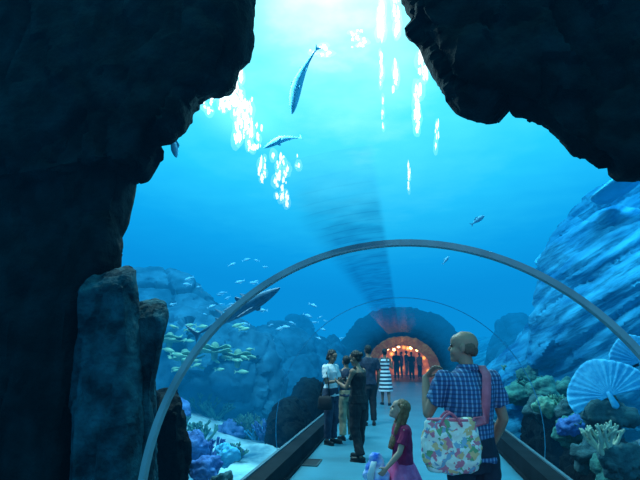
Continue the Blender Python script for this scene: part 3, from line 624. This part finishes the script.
person('little girl with long brown hair, maroon top and pink frilled skirt looking up left',gp,R(105),1.13,skin,top=(maroon,.65,.97,.018),bottom=(pink,'skirt',.68,0),hair=(hairb,'long'),
    arms=dict(Le=(-.23,.10,1.14),Lw=(-.20,.27,.95),Re=(.22,-.02,1.12),Rw=(.2,.12,.89),Lc=.6),head=(R(22),R(-8),0),hs=1.2,hoff=(0,.01,.03),voxel=.006,shoe=mat('shoe_pink',(.5,.2,.3)))
jp=at(377,470,4.72); e=empty('folded_jacket',(jp.x,jp.y,jp.z)); tag(e,'blue and white folded jacket held in the girl\'s hand','jacket')
b=Blob(); b.loft([((0,0,.14),(.03,0,0),(0,.03,0)),((.0,0,.06),(.08,0,0),(0,.05,0)),((-.01,0,-.04),(.11,0,0),(0,.06,0)),((.01,0,-.15),(.10,0,0),(0,.05,0)),((.0,0,-.2),(.05,0,0),(0,.03,0))],20)
b.build('cloth',mat('jacket_blue',(.03,.14,.6),(.6,.7,.8),.8,9),e,voxel=.008,smooth=1,disp=lambda c,nn:c+nn*.03*noise.fractal(c*11,1,2,3))
b=Blob(); b.loft([((-.02,-.055,.08),(.025,0,0),(0,.01,0)),((-.05,-.07,-.02),(.03,0,0),(0,.01,0)),((-.06,-.065,-.12),(.028,0,0),(0,.01,0))],12); b.build('sleeve',white,e)
l,h=gf(359,460,351); lB=l
person('dark haired woman in black sleeveless top and black trousers with raised forearm',l,R(62),h,skind,top=(black,0,.9,.018),bottom=(black,'trousers',.95,.022),hair=(hairk,'bun'),female=True,
    arms=dict(Le=(-.21,.10,1.15),Lw=(-.12,.32,1.22),Ln=(.6,0,.4),Re=(.22,.05,1.13),Rw=(.14,.29,1.14),Rn=(-.6,0,.4),Lc=.6,Rc=.6),head=(R(-16),R(10),0),hoff=(0,.03,-.005),shoe=shoek,legs=dict(La=(-.12,-.12,.085),Ra=(.11,.08,.085)))
l,h=gf(331,444,350); lA=l
person('woman in a white top and dark trousers looking down at her hands',l,R(-118),h,skind,top=(white,.7,.88,.018),bottom=(navy,'trousers',.95,.022),hair=(hairk,'bob'),female=True,
    arms=dict(Le=(-.21,.04,1.14),Lw=(-.10,.25,1.17),Ln=(.6,0,.4),Re=(.21,.04,1.14),Rw=(.10,.25,1.17),Rn=(-.6,0,.4),Lc=.6,Rc=.6),head=(R(-24),0,0),hoff=(0,.025,-.005),shoe=shoek)
l,h=gf(347,440,356)
person('person in khaki trousers standing between the white top and black top women',l,R(30),h,skind,top=(navy,.7,.90,.018),bottom=(khaki,'trousers',.95,.024),hair=(hairk,'short'),voxel=.01,shoe=shoek)
person('person in dark shirt standing behind the woman in black',gx(368,11.5),R(20),1.70,skind,top=(navy,.7,.88,.02),bottom=(black,'trousers',.95,.02),hair=(hairk,'short'),voxel=.012,shoe=shoek)
l,h=gf(386,405,349)
person('woman in a striped dress walking away down the tunnel',l,R(5),h,skind,dress=(strp,.42),hair=(hairk,'bun'),female=True,voxel=.012,arms=dict(Re=(.24,.0,1.14),Rw=(.14,.2,1.22)),shoe=shoek,legs=dict(La=(-.10,.10,.085),Ra=(.10,-.12,.085)))
M_=Matrix.Translation(lA)@Matrix.Rotation(R(-118),4,'Z')
p=M_@V((0,.36*.93,1.19*.93)); e=empty('compact_camera',p,R(-118)); tag(e,'small black camera in the hands of the woman in white','camera')
b=Blob(); b.box(-.055,.055,-.015,.015,-.035,.035); b.build('body',shoek,e,shade=False); b=Blob(); b.cone((0,.01,0),(0,.045,0),.024,.022,flat=True); b.build('lens',steel,e)
p=at(325,402,lA[1]-.25); e=empty('handbag',(p.x,p.y,p.z)); tag(e,'black handbag hanging at the side of the woman in white','bag')
b=Blob(); b.vert([(-.13,.10,.04),(-.10,.13,.055),(.05,.12,.05),(.1,.10,.03)],20,.75); b.build('pouch',black,e)
b=Blob(); b.ribbon([(-.08,0,.08),(-.05,.02,.3),(.03,.03,.5),(.06,.03,.3),(.08,0,.08)],[(0,1,0)]*5,.02,.006); b.build('strap',black,e)
for i,(x,Y,h,top,bt,lb_) in enumerate([(396,28.8,1.55,black,navy,'leftmost dark figure standing in the orange portal'),(401,31.5,1.5,maroon,black,'figure in dark red just inside the orange hall'),(411,28.4,1.5,navy,black,'dark figure in the middle of the orange portal'),(419,30.2,1.45,white,navy,'figure in pale top at the right of the portal'),(406,33.5,1.55,black,khaki,'distant figure deep in the orange hall')]):
    person(lb_,gx(x,Y),R(20+i*67),h,skind,top=(top,.7,.88,.02),bottom=(bt,'trousers',.95,.02),hair=(hairk,'short'),voxel=.02)
print('done',len(bpy.data.objects))
